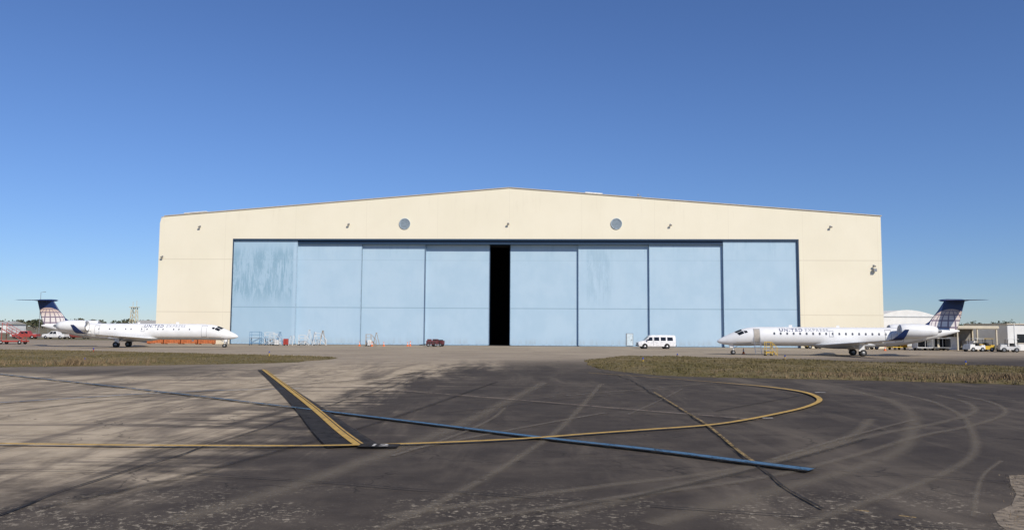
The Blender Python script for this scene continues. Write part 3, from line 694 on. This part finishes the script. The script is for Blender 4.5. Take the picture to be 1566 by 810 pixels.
ladder((-33.7,133,0),2.6,M_wh);ladder((-32.6,132.5,0),2.2,M_wh,.5);stand((-32.6,132.0,0),1.0,1.0,.9,M_wh,.2)
ladder((-31.4,132.8,0),2.5,mat("ladder_wood",(.4,.3,.2)),.1);stand((-35.2,132,0),.7,1.0,.7,M_wh)
stand((-23.8,130.4,0),.9,.8,.8,mat("ladder_wood",(.4,.3,.2)),.0);ladder((-22.1,130.5,0),2.2,mat("ladder_wood",(.4,.3,.2)),.2);cabinet((-23.4,130,0),.6,.5,1.0,M_wh);cone((-24.7,130));cone((-20.8,130.2));cone((-22.6,129.5))
cone((-16.7,131.8),.9);cone((-17.1,131.6),.7)
def tug(loc,rz,m,name="tow_tractor"):
    V=group(name,loc,rz);g=MB();g.box((0,-.75,.35),(2.6,.75,.85),0);g.box((0.1,-.7,.85),(.9,.7,1.1),0);g.box((1.5,-.45,.85),(1.9,.45,1.3),1);g.box((2.0,-.7,.85),(2.6,.7,1.0),0)
    for y in(-.7,.7):
        g.tube((.95,y,.85),(1.05,y,1.9),.035,1);g.tube((2.3,y,.95),(2.2,y,1.9),.035,1)
    g.box((.9,-.78,1.9),(2.4,.78,1.95),0);g.tube((1.1,0,1.0),(1.35,0,1.3),.03,1)
    for x in(.5,2.1):
        for y in(-.72,.72): wheel(g,x,y,.33,.22,1,2)
    g.obj("body",V,[m,M_tyre,M_grey],.03)
def towbar_cart(loc,rz,m):
    V=group("ground_power_cart",loc,rz);g=MB();g.box((0,-.6,.35),(1.9,.6,.95),0);g.box((.15,-.5,.95),(.9,.5,1.2),0);g.box((1.1,-.4,.95),(1.7,.4,1.1),1)
    for k in range(5): g.box((.2+k*.28,-.62,.45),(.36+k*.28,-.602,.8),1)
    g.tube((0,0,.4),(-1.1,0,.25),.05,1)
    for x in(.35,1.55):
        for y in(-.6,.6): wheel(g,x,y,.26,.16,1,2)
    g.obj("body",V,[m,M_tyre,M_grey],.04)
towbar_cart((-13.9,130.2,0),.1,M_mar);towbar_cart((-13.0,131.4,0),-.2,M_mar)
for i in range(4):
    V=group("orange_container",(-62.5+i*3.0,137-.2*i,0));g=MB();g.box((0,0,.12),(2.7,1.0,1.25));
    for k in range(9): g.box((.1+k*.3,-.05,.2),(.22+k*.3,-.003,1.15))
    g.box((.1,.1,0),(.3,.9,.12));g.box((2.4,.1,0),(2.6,.9,.12));g.obj("body",V,[mat("rusty_orange",(.50,.15,.05),.8,0,.3)],.02)
stand((29.9,93.9,0),.6,.7,.6,M_yl,0,"work_platform")
tug((48.5,132,0),0,M_yl);cone((56.5,121));cone((29,100))
def stairs(loc,rz,m):
    V=group("boarding_stairs",loc,rz);g=MB();g.box((0,-.8,.4),(4.2,.8,.6),0)
    for k in range(9): g.box((.3+k*.36,-.55,.7+k*.2),(.7+k*.36,.55,.74+k*.2),1)
    for y in(-.6,.6):
        g.tube((.3,y,.65),(3.6,y,2.45),.06,0);g.tube((.3,y,1.6),(3.6,y,3.4),.035,0);g.tube((3.6,y,.5),(3.6,y,3.4),.05,0);g.tube((.3,y,.6),(.3,y,1.6),.035,0);g.tube((2,y,1.5),(2,y,2.5),.03,0)
    for x in(.6,3.6):
        for y in(-.75,.75): wheel(g,x,y,.3,.2,2,1)
    g.obj("frame",V,[m,M_alu,M_tyre])
stairs((-78,128.5,0),pi,M_rd)
def bag_cart(loc,rz,m):
    V=group("baggage_cart",loc,rz);g=MB();g.box((0,-.75,.4),(2.6,.75,.5),0);g.box((0,-.78,1.85),(2.6,.78,1.92),0)
    for x in(.04,1.3,2.56):
        for y in(-.74,.74): g.tube((x,y,.5),(x,y,1.85),.03,0)
    g.box((.0,-.7,.5),(.04,.7,1.85),0);g.box((2.56,-.7,.5),(2.6,.7,1.85),0);g.box((.1,.68,.5),(2.5,.7,1.85),2)
    for x in(.45,2.15):
        for y in(-.65,.65): wheel(g,x,y,.22,.14,1,1)
    g.tube((0,0,.4),(-.9,0,.25),.03,0);g.obj("body",V,[m,M_tyre,M_dark],.01)
for i,(x,y,r,m) in enumerate([(62.5,124,.1,M_wh),(65.4,124.4,0,M_grey),(59.6,126,.2,M_yl)]): bag_cart((x,y,0),r,m)
tug((67.4,118.5,0),.2,M_wh);tug((71.6,117.5,0),-.3,M_wh);tug((69.3,119.5,0),.1,M_yl);towbar_cart((70.3,121,0),.3,M_wh);towbar_cart((73.3,119,0),1.2,M_grey);tug((56.5,129,0),.1,M_wh)
bag_cart((78,120,0),.3,M_wh);tug((80,117,0),.4,M_rd)
# ------------------------------------------------------------------ right-hand buildings
M_bg=mat("beige_render",(.60,.53,.40),.7,0,.1,.5);M_wb=mat("white_render",(.74,.74,.72),.6,0,.06,.5)
V=group("equipment_shed",(66.3,124.5,0))
g=MB();g.box((0,0,3.35),(9.6,7,3.85),0);
for x in(.1,3.2,6.3,9.3):
    g.box((x,.1,0),(x+.2,.3,3.35),0);g.box((x,6.6,0),(x+.2,6.8,3.35),0)
g.box((0.35,6.85,0),(9.5,6.95,3.34),1);g.box((.4,5,0),(3,6.5,1.6),2);g.box((4.0,4.6,0),(6,6.4,2.1),3);g.box((7,4.2,0),(8.8,5.6,1.5),3);g.box((-.1,-.08,3.45),(9.7,-.003,3.82),0);g.box((0.35,.32,0),(.55,6.5,3.34),0)
g.obj("structure",V,[M_bg,mat("shed_back",(.22,.20,.17)),M_grey,M_wh],.02)
V=group("white_warehouse",(75.5,160,0))
g=MB();n=14;L=[( -2+12*i/n,5.9+1.3*math.sin(pi*i/n)) for i in range(n+1)]
prof=[(-2,0)]+L+[(10,0)]
k=len(prof);vs=[(x,0,z_) for x,z_ in prof]+[(x,18,z_) for x,z_ in prof]
g.add(vs,[tuple(range(k)),tuple(range(k,2*k))[::-1]]+[(i,(i+1)%k,k+(i+1)%k,k+i) for i in range(k)])
g.box((10.1,2,0),(15,16,4.8));g.box((1,-.06,0),(4.5,-.003,3),1);g.box((-2.1,-.1,5.75),(10.1,-.004,5.95),1)
g.obj("structure",V,[M_wb,mat("shutter_grey",(.45,.47,.48))])
V=group("terminal_annex",(79.5,128,0));g=MB();g.box((0,0,0),(30,12,4.1));g.box((-.2,-.2,4.1),(30.2,12.2,4.3),1)
for i in range(8): g.box((1.5+i*3.6,-.05,1.2),(3.3+i*3.6,-.003,2.6),2);g.box((1.4+i*3.6,-.09,1.08),(3.4+i*3.6,-.003,1.19),1)
g.obj("structure",V,[M_wb,M_trim,M_glass],.02)
def pole(loc,h,m,lamp=False,name="lamp_post"):
    V=group(name,loc);g=MB();g.tube((0,0,0),(0,0,h),.09,0,10,.06)
    if lamp: g.tube((0,0,h),(1,0,h+.15),.04);g.box((.8,-.15,h+.08),(1.4,.15,h+.22),0)
    g.box((-.2,-.2,0),(.2,.2,.25),0);g.obj("pole",V,[m])
pole((74.3,118,0),4.1,M_wh,False,"marker_post")
pole((-142,240,0),13,M_grey,True)
# ------------------------------------------------------------------ distant left structures
V=group("radio_tower",(-142,300,0));g=MB()
M_cr=mat("tower_cream",(.6,.52,.35))
h=10
for x in(-1,1):
    for y in(-1,1): g.tube((x*1.3,y*1.3,0),(x*.8,y*.8,h),.12,0,6)
for k in range(6):
    for a,b_ in(((-1,-1),(1,-1)),((1,-1),(1,1)),((1,1),(-1,1)),((-1,1),(-1,-1))):
        s0=1.3-.5*k/6;s1=1.3-.5*(k+1)/6;g.tube((a[0]*s0,a[1]*s0,h*k/6),(b_[0]*s1,b_[1]*s1,h*(k+1)/6),.07,0,5);g.tube((a[0]*s1,a[1]*s1,h*(k+1)/6),(b_[0]*s1,b_[1]*s1,h*(k+1)/6),.07,0,5)
g.box((-1.4,-1.4,h),(1.4,1.4,h+.2));g.tube((.8,0,h),(.8,0,h+2.6),.08,0,6);g.tube((-.6,0,h),(-.6,0,h+2.2),.08,0,6)
g.obj("lattice",V,[M_cr])
for (x,y,w_,d,h,m,nm) in((-222,330,14,12,3.4,M_wb,"storage_building"),(-150,330,14,10,4,M_bg,"storage_building"),(-118,250,18,8,3.6,M_wb,"storage_building")):
    V=group(nm,(x,y,0));g=MB();g.box((0,0,0),(w_,d,h),0);g.add([(-.4,-.4,h),(w_+.4,-.4,h),(w_+.4,d/2,h+1.3),(-.4,d/2,h+1.3),(w_+.4,d+.4,h),(-.4,d+.4,h)],[(0,1,2,3),(3,2,4,5),(0,3,5),(1,4,2)],1)
    g.box((w_*.2,-.05,0),(w_*.4,-.003,h*.75),2);g.box((w_*.6,-.05,1),(w_*.8,-.003,2.2),2);g.obj("structure",V,[m,M_roof,M_dark])
V=group("perimeter_fence",(-230,205,0));g=MB()
for i in range(46):
    g.tube((i*3,0,0),(i*3,0,2.1),.04,0,5)
for zz in(2.05,1.1,.1): g.tube((0,0,zz),(135,0,zz),.025,0,5)
g.obj("posts_and_rails",V,[M_grey])
for (x,y) in((-24.5,81),(-33,62),(11.5,70),(38,67),(27,79),(-47,90),(17,82)):
    V=group("taxiway_light",(x,y,0));g=MB();g.tube((0,0,0),(0,0,.38),.035,0);g.lathe([(.38,.07),(.5,.07),(.56,.03),(.57,.001)],(0,0,0),'z',1,10);g.tube((0,0,.34),(0,0,.38),.09,0);g.obj("body",V,[M_rd if x<-30 else M_yl,mat("lens_blue",(.02,.05,.3),.2)])
# ------------------------------------------------------------------ distant trees
def leafmat():
    m,nt,b=newmat("tree_foliage");t=NT(nt)
    a=t.noise(.15,4,.7);c=t.mix(t.ss(a,.4,.6),(.035,.05,.022),(.10,.095,.05));t.l(c,b.inputs['Base Color']);b.inputs['Roughness'].default_value=.9;return m
g=MB()
def tree_at(x,y,h):
    g.tube((x,y,0),(x,y,h*.6),.3,1,5,.12,False)
    for _ in range(3):
        a=random.uniform(0,2*pi);g.tube((x,y,h*.35),(x+math.cos(a)*h*.25,y+math.sin(a)*h*.25,h*.7),.12,1,4,.04,False)
    cl=[(random.gauss(0,.22)*h,random.gauss(0,.22)*h,random.uniform(.35,.9)*h) for _ in range(7)]
    for c in cl:
        for _ in range(16):
            s=random.uniform(.35,.9);p=Vector((x+c[0]+random.gauss(0,.11)*h,y+c[1]+random.gauss(0,.11)*h,min(h,max(.4,c[2]+random.gauss(0,.09)*h))))
            a=Vector((random.gauss(0,1),random.gauss(0,1),random.gauss(0,1))).normalized()*s;b_=a.orthogonal().normalized()*s
            g.add([p-a,p+b_,p+a,p-b_],[(0,1,2,3)],0)
for i in range(640):
    th=random.uniform(-.78,.78)
    if -.42<th<.45: continue
    R_=random.uniform(620,800) if th>0 else random.uniform(700,950)
    hh=random.uniform(7,12)*(1+.3*noise.noise((th*12,0,0))) if th>0 else random.uniform(5.5,9)
    tree_at(R_*math.sin(th),R_*math.cos(th),hh)
g.obj("distant_tree_line",None,[leafmat(),mat("bark",(.08,.06,.045))])
